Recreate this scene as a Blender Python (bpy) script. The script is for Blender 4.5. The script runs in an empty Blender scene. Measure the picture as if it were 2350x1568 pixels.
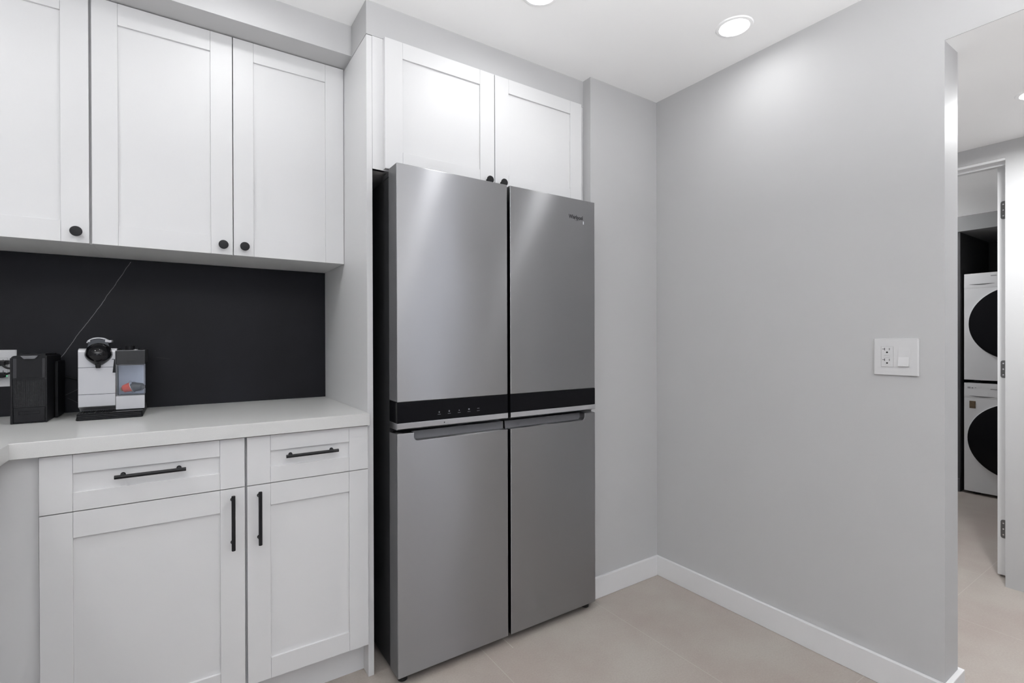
import bpy, bmesh, math, random
from mathutils import Vector, Matrix, Euler
random.seed(7)
S = bpy.context.scene
COL = S.collection
PI = math.pi

# ------------------------------------------------------------------ camera, world, exposure
def make_camera():
    yaw, pit, rol = math.radians(33.747), math.radians(-0.159), math.radians(-0.166)
    fw = Vector((math.sin(yaw)*math.cos(pit), math.cos(yaw)*math.cos(pit), math.sin(pit)))
    rt = Vector((math.cos(yaw), -math.sin(yaw), 0)); up = rt.cross(fw)
    r2 = rt*math.cos(rol)+up*math.sin(rol); u2 = -rt*math.sin(rol)+up*math.cos(rol)
    cd = bpy.data.cameras.new('camera'); cd.sensor_width = 36; cd.lens = 1140.7*36/2350
    cd.clip_start = 0.05; cd.clip_end = 60
    c = bpy.data.objects.new('camera', cd); COL.objects.link(c)
    m = Matrix((r2, u2, -fw)).transposed().to_4x4(); m.translation = Vector((0, 0, 1.1737))
    c.matrix_world = m; S.camera = c
make_camera()
w = bpy.data.worlds.new('world'); S.world = w; w.use_nodes = True
bg = w.node_tree.nodes['Background']; bg.inputs[0].default_value = (0.83, 0.88, 1.0, 1); bg.inputs[1].default_value = 3.2
S.view_settings.view_transform = 'Standard'; S.view_settings.look = 'None'
S.view_settings.gamma = 1; S.view_settings.use_curve_mapping = False
S.view_settings.exposure = 0.12
S.cycles.max_bounces = 14; S.cycles.diffuse_bounces = 8; S.cycles.sample_clamp_indirect = 6

# lamp positions: kitchen cans (x, y), hall and laundry cans
ZC, ZH = 2.361, 2.1065
KITCHEN_CANS = [(0.15, 1.60), (1.03, 1.36), (1.753, 1.10), (-0.80, 1.30), (0.1, 0.15), (1.44, -0.52), (-0.9, -0.2), (0.1, -1.5), (1.15, -1.6), (-0.9, -1.7)]  # after the first three, unseen lights added to even out the room
CAN_POWER, WALL_CAN_POWER, BACK_POWER, UPLIGHT_POWER, HALL_POWER, LAUNDRY_POWER = 2.0, 0.85, 1.8, 53.0, 17.0, 75.0

# ------------------------------------------------------------------ materials
def mat(name, col, rough=0.5, metal=0.0, noise=0.0, nscale=8.0, bump=0.0, bscale=200.0, spec=0.5, **kw):
    m = bpy.data.materials.new(name); m.use_nodes = True
    nt = m.node_tree; N = nt.nodes; L = nt.links; b = N['Principled BSDF']
    b.inputs['Base Color'].default_value = (*col, 1); b.inputs['Roughness'].default_value = rough
    b.inputs['Metallic'].default_value = metal; b.inputs['Specular IOR Level'].default_value = spec
    for k, v in kw.items():
        b.inputs[k.replace('_', ' ')].default_value = v
    tc = N.new('ShaderNodeTexCoord')
    if noise:
        n = N.new('ShaderNodeTexNoise'); n.inputs['Scale'].default_value = nscale; n.inputs['Detail'].default_value = 4
        L.new(tc.outputs['Object'], n.inputs['Vector'])
        r = N.new('ShaderNodeMapRange'); r.inputs[1].default_value = 0.3; r.inputs[2].default_value = 0.7
        r.inputs[3].default_value = 1-noise; r.inputs[4].default_value = 1+noise
        L.new(n.outputs['Fac'], r.inputs[0])
        mx = N.new('ShaderNodeVectorMath'); mx.operation = 'SCALE'; mx.inputs[0].default_value = col
        L.new(r.outputs[0], mx.inputs['Scale']); L.new(mx.outputs[0], b.inputs['Base Color'])
    if bump:
        n = N.new('ShaderNodeTexNoise'); n.inputs['Scale'].default_value = bscale; n.inputs['Detail'].default_value = 2
        L.new(tc.outputs['Object'], n.inputs['Vector'])
        bp = N.new('ShaderNodeBump'); bp.inputs['Strength'].default_value = bump; bp.inputs['Distance'].default_value = 0.001
        L.new(n.outputs['Fac'], bp.inputs['Height']); L.new(bp.outputs[0], b.inputs['Normal'])
    return m

def emit(name, col, strength):
    m = bpy.data.materials.new(name); m.use_nodes = True; nt = m.node_tree
    nt.nodes.remove(nt.nodes['Principled BSDF']); e = nt.nodes.new('ShaderNodeEmission')
    e.inputs[0].default_value = (*col, 1); e.inputs[1].default_value = strength
    nt.links.new(e.outputs[0], nt.nodes['Material Output'].inputs[0]); return m

M = {}
M['wall'] = mat('wall_paint', (0.485, 0.485, 0.488), 0.6, noise=0.008, nscale=3, bump=0.08, bscale=350, spec=0.3)
M['ceiling'] = mat('ceiling_paint', (0.92, 0.92, 0.92), 0.8, noise=0.004, nscale=4, spec=0.2)
M['trim'] = mat('trim_paint', (0.74, 0.74, 0.745), 0.35, noise=0.005, nscale=4)
M['cab'] = mat('cabinet_lacquer', (0.66, 0.66, 0.663), 0.42, noise=0.006, nscale=5, bump=0.03, bscale=250)
M['charcoal'] = mat('charcoal_paint', (0.040, 0.040, 0.043), 0.7, noise=0.03)
M['black'] = mat('black_metal', (0.008, 0.008, 0.009), 0.45, spec=0.22, noise=0.05, nscale=30)
M['plastic'] = mat('black_plastic', (0.007, 0.007, 0.008), 0.42, spec=0.18, noise=0.05, nscale=30)
M['gloss'] = mat('gloss_black_plastic', (0.004, 0.004, 0.005), 0.05, spec=0.3, noise=0.03, nscale=10)
M['satin'] = mat('satin_black_plastic', (0.020, 0.020, 0.023), 0.28, noise=0.05, nscale=20, spec=0.6)
M['glassblack'] = mat('black_glass', (0.005, 0.005, 0.006), 0.10, noise=0.03, nscale=10, spec=0.08)
M['rubber'] = mat('rubber', (0.01, 0.01, 0.01), 0.8, noise=0.05)
M['body'] = mat('dark_painted_steel', (0.022, 0.0225, 0.024), 0.45, spec=0.25, noise=0.05, nscale=20)
M['doorside'] = mat('grey_door_edge_paint', (0.10, 0.10, 0.105), 0.4, noise=0.03, nscale=20, spec=0.3)
M['print'] = mat('grey_print', (0.26, 0.26, 0.27), 0.4, noise=0.02)
M['icon'] = mat('dim_icon_print', (0.22, 0.23, 0.25), 0.4, noise=0.02)
M['chrome'] = mat('satin_chrome', (0.72, 0.72, 0.74), 0.22, metal=1, noise=0.02, nscale=20)
M['pocket'] = mat('grey_pocket_plastic', (0.085, 0.085, 0.092), 0.4, noise=0.03, nscale=20)
M['silver'] = mat('silver_plastic', (0.46, 0.46, 0.475), 0.42, metal=0.35, noise=0.01, nscale=20)
M['mark'] = mat('dark_lettering', (0.05, 0.05, 0.055), 0.3, metal=0.6, noise=0.02)
M['markw'] = mat('white_marks', (0.75, 0.77, 0.8), 0.4, noise=0.02)
M['applwhite'] = mat('white_enamel', (0.62, 0.62, 0.63), 0.2, noise=0.01)
M['plate'] = mat('white_plate_plastic', (0.64, 0.64, 0.645), 0.25, noise=0.01, nscale=30)
M['slot'] = mat('outlet_slots', (0.01, 0.01, 0.01), 0.6, noise=0.02)
M['hinge'] = mat('dark_nickel', (0.16, 0.16, 0.16), 0.35, metal=0.8, noise=0.03, nscale=40)
M['red'] = mat('red_aluminium', (0.50, 0.045, 0.018), 0.35, metal=0.15, noise=0.15, nscale=60)
M['gold'] = mat('gold_tip', (0.55, 0.42, 0.08), 0.35, metal=0.5, noise=0.1, nscale=60)
M['blackpod'] = mat('black_aluminium', (0.012, 0.015, 0.016), 0.35, metal=0.1, noise=0.1, nscale=60)
M['tankback'] = mat('frosted_blue_plastic', (0.42, 0.47, 0.58), 0.35, noise=0.12, nscale=14)
M['sticker'] = mat('energy_sticker', (0.09, 0.06, 0.03), 0.5, noise=0.4, nscale=90)
M['green'] = emit('green_pilot_light', (0.15, 1.0, 0.45), 1.6)

def worktop_mat():
    m = mat('quartz_worktop', (0.61, 0.61, 0.60), 0.28, noise=0.012, nscale=6)
    nt = m.node_tree; N = nt.nodes; L = nt.links; b = N['Principled BSDF']
    src = b.inputs['Base Color'].links[0].from_socket
    n = N.new('ShaderNodeTexNoise'); n.inputs['Scale'].default_value = 900
    tc = [x for x in N if x.type == 'TEX_COORD'][0]; L.new(tc.outputs['Object'], n.inputs['Vector'])
    r = N.new('ShaderNodeMapRange'); r.inputs[1].default_value = .3; r.inputs[2].default_value = .7
    r.inputs[3].default_value = .93; r.inputs[4].default_value = 1.05; L.new(n.outputs['Fac'], r.inputs[0])
    v = N.new('ShaderNodeVectorMath'); v.operation = 'SCALE'; L.new(src, v.inputs[0]); L.new(r.outputs[0], v.inputs['Scale'])
    L.new(v.outputs[0], b.inputs['Base Color']); return m
M['worktop'] = worktop_mat()

def steel_mat():
    m = mat('brushed_stainless_steel', (0.36, 0.36, 0.367), 0.30, metal=1.0)
    nt = m.node_tree; N = nt.nodes; L = nt.links; b = N['Principled BSDF']
    b.inputs['Anisotropic'].default_value = 1.0
    c = N.new('ShaderNodeCombineXYZ'); c.inputs[2].default_value = 1.0
    L.new(c.outputs[0], b.inputs['Tangent'])
    tc = [x for x in N if x.type == 'TEX_COORD'][0]
    mp = N.new('ShaderNodeMapping'); mp.inputs['Scale'].default_value = (3, 3, 3)
    L.new(tc.outputs['Object'], mp.inputs[0])
    n = N.new('ShaderNodeTexNoise'); n.inputs['Scale'].default_value = 1; n.inputs['Detail'].default_value = 2
    L.new(mp.outputs[0], n.inputs['Vector'])
    r = N.new('ShaderNodeMapRange'); r.inputs[3].default_value = .33; r.inputs[4].default_value = .35
    L.new(n.outputs['Fac'], r.inputs[0]); L.new(r.outputs[0], b.inputs['Roughness'])
    n3 = N.new('ShaderNodeTexNoise'); n3.inputs['Scale'].default_value = 3.2; n3.inputs['Detail'].default_value = 0
    L.new(tc.outputs['Object'], n3.inputs['Vector'])
    bp = N.new('ShaderNodeBump'); bp.inputs['Strength'].default_value = 1; bp.inputs['Distance'].default_value = 0.005
    L.new(n3.outputs['Fac'], bp.inputs['Height']); L.new(bp.outputs[0], b.inputs['Normal'])
    return m
M['steel'] = steel_mat()

def marble_mat():
    """near-black stone slab with one thin pale vein and a few faint short ones"""
    m = mat('black_marble', (0.014, 0.0145, 0.017), 0.42, spec=0.15)
    nt = m.node_tree; N = nt.nodes; L = nt.links; b = N['Principled BSDF']
    g = N.new('ShaderNodeNewGeometry'); sp = N.new('ShaderNodeSeparateXYZ'); L.new(g.outputs['Position'], sp.inputs[0])
    nz = N.new('ShaderNodeTexNoise'); nz.inputs['Scale'].default_value = 22; nz.inputs['Detail'].default_value = 5
    L.new(g.outputs['Position'], nz.inputs['Vector'])
    def mth(op, a, b_=None, c=None):
        n = N.new('ShaderNodeMath'); n.operation = op
        for i, q in enumerate((a, b_, c)):
            if q is None: continue
            if isinstance(q, (int, float)): n.inputs[i].default_value = q
            else: L.new(q, n.inputs[i])
        return n.outputs[0]
    X, Z = sp.outputs[0], sp.outputs[2]
    wob = mth('MULTIPLY', mth('SUBTRACT', nz.outputs['Fac'], 0.5), 0.010)
    def seg(x0, z0, x1, z1, wd, strength):
        k = (x1-x0)/(z1-z0)
        line = mth('MULTIPLY_ADD', mth('SUBTRACT', Z, z0), k, x0)
        d = mth('ABSOLUTE', mth('SUBTRACT', mth('ADD', X, wob), line))
        on = mth('LESS_THAN', d, wd)
        a = mth('GREATER_THAN', Z, min(z0, z1)); c = mth('LESS_THAN', Z, max(z0, z1))
        return mth('MULTIPLY', mth('MULTIPLY', mth('MULTIPLY', on, a), c), strength)
    tot = seg(-0.356, 1.100, -0.226, 1.325, 0.0010, 0.30)
    for s in ((-0.226, 1.325, -0.150, 1.468, 0.0010, 0.24), (-0.356, 1.04, -0.357, 0.985, 0.0012, 0.25),
              (-0.335, 0.985, -0.29, 1.01, 0.0010, 0.2), (-0.075, 1.112, -0.03, 1.105, 0.003, 0.05), (-0.3, 0.955, -0.33, 0.975, 0.001, 0.12)):
        tot = mth('ADD', tot, seg(*s))
    mx = N.new('ShaderNodeMix'); mx.data_type = 'RGBA'
    cl = N.new('ShaderNodeTexNoise'); cl.inputs['Scale'].default_value = 2.2; cl.inputs['Detail'].default_value = 6
    L.new(g.outputs['Position'], cl.inputs['Vector'])
    cr = N.new('ShaderNodeValToRGB'); cr.color_ramp.elements[0].position = .35; cr.color_ramp.elements[1].position = .7
    cr.color_ramp.elements[0].color = (0.0060, 0.0060, 0.0070, 1); cr.color_ramp.elements[1].color = (0.0115, 0.0118, 0.0150, 1)
    L.new(cl.outputs['Fac'], cr.inputs[0])
    L.new(tot, mx.inputs[0]); L.new(cr.outputs[0], mx.inputs[6]); mx.inputs[7].default_value = (0.55, 0.55, 0.56, 1)
    L.new(mx.outputs[2], b.inputs['Base Color']); return m
M['marble'] = marble_mat()

def floor_mat():
    m = mat('beige_porcelain_tile', (0.4, 0.37, 0.33), 0.42, spec=0.4)
    nt = m.node_tree; N = nt.nodes; L = nt.links; b = N['Principled BSDF']
    g = N.new('ShaderNodeNewGeometry'); sp = N.new('ShaderNodeSeparateXYZ'); L.new(g.outputs['Position'], sp.inputs[0])
    def mth(op, a, b_=None, c=None):
        n = N.new('ShaderNodeMath'); n.operation = op
        for i, q in enumerate((a, b_, c)):
            if q is None: continue
            if isinstance(q, (int, float)): n.inputs[i].default_value = q
            else: L.new(q, n.inputs[i])
        return n.outputs[0]
    X, Y = sp.outputs[0], sp.outputs[1]
    def grid(c, off, period, wd):
        t = mth('PINGPONG', mth('SUBTRACT', c, off), period/2)   # distance to the nearest joint
        return mth('LESS_THAN', mth('ABSOLUTE', t), wd)
    gx = grid(X, 0.9465-0.5905*10, 0.5905, 0.0011)
    gy = grid(Y, 0.757-1.181*10, 1.181, 0.0011)
    gs = mth('MULTIPLY', mth('LESS_THAN', mth('ABSOLUTE', mth('SUBTRACT', X, 1.052)), .0016), mth('MULTIPLY', mth('GREATER_THAN', Y, 1.572), mth('LESS_THAN', Y, 1.9)))
    gr = mth('MAXIMUM', mth('MAXIMUM', gx, gy), mth('MULTIPLY', gs, 1.4))
    n1 = N.new('ShaderNodeTexNoise'); n1.inputs['Scale'].default_value = 2.6; n1.inputs['Detail'].default_value = 5; n1.inputs['Roughness'].default_value = .55
    L.new(g.outputs['Position'], n1.inputs['Vector'])
    cr = N.new('ShaderNodeValToRGB'); e = cr.color_ramp.elements
    e[0].position = .36; e[1].position = .64
    e[0].color = (0.325, 0.280, 0.254, 1); e[1].color = (0.368, 0.338, 0.305, 1)
    L.new(n1.outputs['Fac'], cr.inputs[0])
    n2 = N.new('ShaderNodeTexNoise'); n2.inputs['Scale'].default_value = 160; n2.inputs['Detail'].default_value = 3
    L.new(g.outputs['Position'], n2.inputs['Vector'])
    r = N.new('ShaderNodeMapRange'); r.inputs[1].default_value = .3; r.inputs[2].default_value = .7; r.inputs[3].default_value = .95; r.inputs[4].default_value = 1.05
    L.new(n2.outputs['Fac'], r.inputs[0])
    v = N.new('ShaderNodeVectorMath'); v.operation = 'SCALE'; L.new(cr.outputs[0], v.inputs[0]); L.new(r.outputs[0], v.inputs['Scale'])
    mx = N.new('ShaderNodeMix'); mx.data_type = 'RGBA'
    L.new(mth('MULTIPLY', gr, .55), mx.inputs[0]); L.new(v.outputs[0], mx.inputs[6]); mx.inputs[7].default_value = (0.47, 0.445, 0.41, 1)
    L.new(mx.outputs[2], b.inputs['Base Color']); return m
M['floor'] = floor_mat()

def clear_mat():
    m = bpy.data.materials.new('clear_plastic'); m.use_nodes = True; nt = m.node_tree; N = nt.nodes; L = nt.links
    b = N['Principled BSDF']; b.inputs['Base Color'].default_value = (0.75, 0.82, 0.95, 1); b.inputs['Roughness'].default_value = 0.08
    b.inputs['Alpha'].default_value = 0.05
    return m
M['clear'] = clear_mat()
M['can'] = emit('led_diffuser', (1.0, 0.985, 0.96), 1.0)

# ------------------------------------------------------------------ mesh helpers (all in world coordinates)
def box(bm, x0, x1, y0, y1, z0, z1, bev=0.0, seg=2):
    t = bmesh.new()
    vs = [t.verts.new((x, y, z)) for x in (x0, x1) for y in (y0, y1) for z in (z0, z1)]
    for f in ((0, 1, 3, 2), (4, 6, 7, 5), (0, 4, 5, 1), (2, 3, 7, 6), (0, 2, 6, 4), (1, 5, 7, 3)):
        t.faces.new([vs[i] for i in f])
    if bev: bmesh.ops.bevel(t, geom=t.edges[:], offset=bev, segments=seg, profile=.5, affect='EDGES')
    merge(bm, t)
def merge(bm, t, mtx=None):
    if mtx is not None: bmesh.ops.transform(t, matrix=mtx, verts=t.verts)
    bmesh.ops.recalc_face_normals(t, faces=t.faces)
    me = bpy.data.meshes.new('tmp'); t.to_mesh(me); t.free(); bm.from_mesh(me); bpy.data.meshes.remove(me)
def prism(bm, pts, a, b, axis='y', bev=0.0, seg=2):
    """polygon extruded along an axis; pts are (x,z) for y, (x,y) for z, (y,z) for x"""
    t = bmesh.new()
    P = {'y': lambda p, d: (p[0], d, p[1]), 'z': lambda p, d: (p[0], p[1], d), 'x': lambda p, d: (d, p[0], p[1])}[axis]
    lo = [t.verts.new(P(p, a)) for p in pts]; hi = [t.verts.new(P(p, b)) for p in pts]
    n = len(pts); t.faces.new(lo); t.faces.new(hi[::-1])
    for i in range(n): t.faces.new((lo[i], hi[i], hi[(i+1) % n], lo[(i+1) % n]))
    bmesh.ops.recalc_face_normals(t, faces=t.faces)
    if bev: bmesh.ops.bevel(t, geom=t.edges[:], offset=bev, segments=seg, profile=.5, affect='EDGES')
    merge(bm, t)
def cyl(bm, c, r, h, axis='z', n=32, bev=0.0, r2=None):
    t = bmesh.new(); bmesh.ops.create_cone(t, cap_ends=True, segments=n, radius1=r, radius2=r if r2 is None else r2, depth=h)
    if bev:
        es = [e for e in t.edges if len(e.link_faces) == 2 and any(len(f.verts) > 4 for f in e.link_faces)]
        bmesh.ops.bevel(t, geom=es, offset=bev, segments=3, profile=.5, affect='EDGES')
    m = Matrix.Translation(c)
    if axis == 'y': m = m @ Matrix.Rotation(PI/2, 4, 'X')
    if axis == 'x': m = m @ Matrix.Rotation(PI/2, 4, 'Y')
    merge(bm, t, m)
def rev(bm, prof, c, axis='z', n=48, scale=(1, 1, 1), cap=True):
    """profile (r, h) swept about an axis"""
    t = bmesh.new(); rings = []
    for r, h in prof:
        rings.append([t.verts.new((max(r, 1e-5)*math.cos(2*PI*i/n), max(r, 1e-5)*math.sin(2*PI*i/n), h)) for i in range(n)])
    for a, b in zip(rings, rings[1:]):
        for i in range(n): t.faces.new((a[i], a[(i+1) % n], b[(i+1) % n], b[i]))
    if cap: t.faces.new(rings[0][::-1]); t.faces.new(rings[-1])
    bmesh.ops.remove_doubles(t, verts=t.verts, dist=2e-5)
    m = Matrix.Translation(c)
    if axis == 'y': m = m @ Matrix.Rotation(PI/2, 4, 'X')
    if axis == 'x': m = m @ Matrix.Rotation(PI/2, 4, 'Y')
    m = m @ Matrix.Diagonal((*scale, 1)); merge(bm, t, m)
def tube(bm, pts, r, n=10):
    pts = [Vector(p) for p in pts]
    sm = []
    for i in range(len(pts)-1):      # catmull-rom
        p0, p1, p2, p3 = pts[max(i-1, 0)], pts[i], pts[i+1], pts[min(i+2, len(pts)-1)]
        for k in range(6):
            u = k/6; sm.append(.5*((2*p1)+(p2-p0)*u+(2*p0-5*p1+4*p2-p3)*u*u+(3*p1-p0-3*p2+p3)*u**3))
    sm.append(pts[-1]); t = bmesh.new(); rings = []; up = Vector((0.12, 0.2, 1)).normalized()
    for i, p in enumerate(sm):
        d = (sm[min(i+1, len(sm)-1)]-sm[max(i-1, 0)]).normalized(); a = d.cross(up).normalized(); b = d.cross(a)
        rings.append([t.verts.new(p+a*r*math.cos(2*PI*k/n)+b*r*math.sin(2*PI*k/n)) for k in range(n)])
    for a, b in zip(rings, rings[1:]):
        for i in range(n): t.faces.new((a[i], a[(i+1) % n], b[(i+1) % n], b[i]))
    t.faces.new(rings[0]); t.faces.new(rings[-1]); merge(bm, t)

ORG = {}
def empty(name, loc, label, cat, group=None):
    o = bpy.data.objects.new(name, None); COL.objects.link(o); o.location = loc; o.empty_display_size = .1
    ORG[o] = Vector(loc); o['label'] = label; o['category'] = cat
    if group: o['group'] = group
    return o
def obj(name, bm, m, parent=None, label=None, smooth=True, origin=None):
    me = bpy.data.meshes.new(name)
    if parent is not None: org = ORG[parent]
    else:
        xs = [v.co for v in bm.verts]; mn = [min(v[i] for v in xs) for i in range(3)]; mx = [max(v[i] for v in xs) for i in range(3)]
        org = Vector(((mn[0]+mx[0])/2, (mn[1]+mx[1])/2, mn[2])) if origin is None else Vector(origin)
    bmesh.ops.translate(bm, vec=-org, verts=bm.verts)
    bm.to_mesh(me); bm.free(); me.materials.append(m)
    if smooth:
        me.polygons.foreach_set('use_smooth', [True]*len(me.polygons)); me.set_sharp_from_angle(angle=math.radians(35))
    o = bpy.data.objects.new(name, me); COL.objects.link(o)
    if parent is not None: o.parent = parent
    else: o.location = org
    if smooth:
        md = o.modifiers.new('weighted_normals', 'WEIGHTED_NORMAL'); md.keep_sharp = True; md.mode = 'FACE_AREA'; md.weight = 100
    ORG[o] = org
    if label: o['label'] = label
    return o
def B(*a, **k):
    bm = bmesh.new()
    if a: box(bm, *a, **k)
    return bm
def tag(o, label, cat, group=None):
    o['label'] = label; o['category'] = cat
    if group: o['group'] = group
    return o
def struct(name, bm, m, label=None):
    o = obj(name, bm, m, label=label, smooth=False); o['kind'] = 'structure'; return o

# ------------------------------------------------------------------ setting
XW, WT = 1.9885, 0.1215            # right wall face and thickness
YE = 0.5407                        # end of right wall where the wide opening starts
YB = 2.338                         # back wall
YS = 1.670                         # stub wall right of the refrigerator
XA = 1.545                         # its left side
XP0, XP1, YP = 0.5425, 0.5625, 1.719   # tall end panel
XL, YF0 = -2.4, -3.4               # left wall, wall behind the camera
OP0 = -0.35                        # other end of the opening
XHW = 3.24                         # hall wall with the laundry doorway
DY0, DY1, DZ = 0.6575, 1.46, 2.030
T = 0.12

bm = B(XL-T, 5.9, YF0-T, 2.6, -0.06, 0.0); struct('floor', bm, M['floor'], 'beige grey large format porcelain floor tiles with thin pale joints')
bm = B(XL-T, XW+WT, YF0-T, YB+T, ZC, ZC+.1); struct('ceiling', bm, M['ceiling'], 'flat white kitchen ceiling')
bm = bmesh.new(); prism(bm, [(XW+.0031, OP0), (XW+.0031, YE), (XW+WT, YE), (XW+WT, 2.6), (5.9, 2.6), (5.9, -.47), (XW+WT, -.47), (XW+WT, OP0)], ZH, ZH+.003, 'z'); box(bm, XW+WT+.001, 5.9, -.47, 2.6, ZH+.0031, ZH+.1); struct('ceiling_hall', bm, M['ceiling'], 'lower white ceiling over the hall and laundry')
struct('wall_back', B(XL-T, XW, YB, YB+T, 0, ZC), M['wall'], 'kitchen wall behind the cabinets')
struct('wall_stub', B(XA, XW, YS, YB, 0, ZC), M['wall'], 'light grey wall piece between the refrigerator and the corner')
struct('soffit', B(XL, XP0, 1.898, YB, 2.2475, ZC), M['wall'], 'grey soffit above the left wall cabinets')
struct('bulkhead', B(XP0, XA, YP, YB, 2.2425, ZC), M['wall'], 'grey bulkhead above the refrigerator cabinet')
# right wall: solid part, header over the opening, part near the camera with an added window
bm = bmesh.new()
prism(bm, [(YB, 0), (YB, ZC), (OP0, ZC), (OP0, ZH+.0031), (YE, ZH+.0031), (YE, 0)], XW, XW+WT, 'x'); box(bm, XW, XW+.003, OP0, YE, ZH, ZH+.0032)
struct('wall_right', bm, M['wall'], 'plain light grey wall with a switch plate, ending at the hall opening')
WY0, WY1, WZ0, WZ1 = -1.95, -.75, 0.95, 2.1
bm = bmesh.new()
for y0, y1, z0, z1 in ((YF0, WY0, 0, ZC), (WY1, OP0, 0, ZC), (WY0, WY1, 0, WZ0), (WY0, WY1, WZ1, ZC)): box(bm, XW, XW+WT, y0, y1, z0, z1)
struct('wall_right_near', bm, M['wall'])
bm = bmesh.new()
for y0, y1, z0, z1 in ((WY0, WY0+.05, WZ0, WZ1), (WY1-.05, WY1, WZ0, WZ1), (WY0, WY1, WZ0, WZ0+.05), (WY0, WY1, WZ1-.05, WZ1), ((WY0+WY1)/2-.02, (WY0+WY1)/2+.02, WZ0, WZ1)):
    box(bm, XW+.03, XW+.09, y0, y1, z0, z1)
struct('added_window_1', bm, M['trim'])  # unseen window added for daylight and the refrigerator door's reflection
# wall behind the camera with a wide window added for frontal fill
FX0, FX1, FZ0, FZ1 = -1.6, 0.6, 0.9, 2.15
bm = bmesh.new()
for x0, x1, z0, z1 in ((XL-T, FX0, 0, ZC), (FX1, XW+WT, 0, ZC), (FX0, FX1, 0, FZ0), (FX0, FX1, FZ1, ZC)): box(bm, x0, x1, YF0-T, YF0, z0, z1)
struct('wall_front', bm, M['wall'])
bm = bmesh.new()
for x0, x1, z0, z1 in ((FX0, FX0+.05, FZ0, FZ1), (FX1-.05, FX1, FZ0, FZ1), (FX0, FX1, FZ0, FZ0+.05), (FX0, FX1, FZ1-.05, FZ1), (-.62, -.58, FZ0, FZ1), (.0, .04, FZ0, FZ1)):
    box(bm, x0, x1, YF0-.09, YF0-.03, z0, z1)
struct('added_window_2', bm, M['trim'])
struct('wall_left', B(XL-T, XL, YF0, YB, 0, ZC), M['wall'])
# hall
bm = bmesh.new()
prism(bm, [(-.47, 0), (-.47, ZH), (2.6, ZH), (2.6, 0), (DY1, 0), (DY1, DZ), (DY0, DZ), (DY0, 0)], XHW, XHW+T, 'x')
struct('wall_hall', bm, M['wall'], 'pale hall wall with the laundry doorway')
struct('wall_hall_end', B(XW+WT, XHW, 2.48, 2.6, 0, ZH), M['wall'])
struct('wall_hall_near', B(XW+WT, 3.5, -.47, -.35, 0, ZH), M['wall'])
# laundry
struct('wall_laundry_near', B(XHW+T, 5.9, -.12, 0, 0, ZH), M['wall'])
struct('wall_laundry_far', B(XHW+T, 5.9, 2.48, 2.6, 0, ZH), M['wall'])
bm = bmesh.new()   # charcoal end wall with the appliance niche
NY0, NY1, NX = 0.600, 1.262, 4.985
box(bm, NX, 5.78, NY1, 2.48, 0, 1.992); box(bm, NX, 5.78, 0, NY0, 0, 1.992); box(bm, 5.72, 5.78, NY0, NY1, 0, 1.992)
struct('wall_laundry', bm, M['charcoal'], 'charcoal laundry wall around the stacked machines')
struct('laundry_soffit', B(4.95, 5.9, 0, 2.48, 1.992, ZH), mat('soffit_grey', (.22, .22, .225), .7, noise=.01), 'grey strip of wall above the dark laundry niche')
struct('baseboard_laundry', B(NX-.014, NX, NY1, 2.48, 0, .1), M['pocket'])
# door lining (frame) of the laundry doorway
bm = bmesh.new()
box(bm, XHW+.004, XHW+T-.002, DY0, DY1, DZ-.012, DZ+.001); box(bm, XHW+.05, XHW+.085, DY0, DY1, DZ-.024, DZ-.012)
box(bm, XHW+.004, XHW+T-.002, DY1-.018, DY1, 0, DZ-.012)
struct('trim_1', bm, M['trim'], 'white lining around the laundry doorway')

# baseboards
HB, TB = 0.0949, 0.0142
def board(name, pts, label):
    """closed plan outline extruded upward with an eased top edge"""
    bm = bmesh.new(); prism(bm, pts, 0, HB, 'z', bev=.0022, seg=2); struct(name, bm, M['trim'], label)
board('baseboard_back', [(XA+.001, YS-TB), (XW-.0145, YS-TB), (XW-.0145, YS), (XA+.001, YS)], 'short white baseboard between the refrigerator and the corner')
board('baseboard_right', [(XW-TB, YS), (XW-TB, YE-TB), (XW+WT+TB, YE-TB), (XW+WT+TB, 2.45), (XW+WT, 2.45), (XW+WT, YE), (XW, YE), (XW, YS)], 'long white baseboard that turns around the end of the right wall')

# ------------------------------------------------------------------ lamps in the ceilings
def downlight(x, y, z, power, label, k):
    t = empty('recessed_downlight', (x, y, z), label, 'ceiling light', 'round recessed ceiling lights')
    bm = bmesh.new(); rev(bm, [(.052, -.003), (.054, -.0055), (.064, -.004), (.067, 0.0)], (x, y, z), n=48, cap=False); obj('trim_ring', bm, M['ceiling'], t)
    bm = bmesh.new(); cyl(bm, (x, y, z-.003), .0525, .002, n=48)
    obj('diffuser', bm, DIFF, t)
    ld = bpy.data.lights.new('downlight_lamp', 'AREA'); ld.shape = 'DISK'; ld.size = .10; ld.energy = power; ld.color = (.985, .992, 1.0); ld.spread = math.radians(172)
    lo = bpy.data.objects.new('lamp', ld); COL.objects.link(lo); lo.parent = t; lo.location = (0, 0, -.0062)
    return t
DIFF = emit('led_diffuser_bright', (.985, .992, 1.0), 14)
names = ['round recessed ceiling light over the coffee machines side, left of the two above the refrigerator',
         'recessed ceiling light cut by the top edge of the photo, above the refrigerator',
         'recessed ceiling light with thin ring near the right wall, glowing white']
for k, (x, y) in enumerate(KITCHEN_CANS):
    downlight(x, y, ZC, (CAN_POWER*(.65, .75)[k] if k < 2 else WALL_CAN_POWER if k == 2 else CAN_POWER*2.3 if k == 3 else BACK_POWER), names[k] if k < 3 else 'added recessed ceiling light outside the picture, %s' % ['far left over the corner worktop', 'directly over the camera spot', 'over the opening to the hall', 'above the left worktop run', 'by the wide window, in the middle', 'by the wide window, on its right', 'by the wide window, on its left'][k-3], k)
downlight(2.70, 0.455, ZH, HALL_POWER, 'recessed light in the lower hall ceiling at the right edge of the photo', 0)
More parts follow.
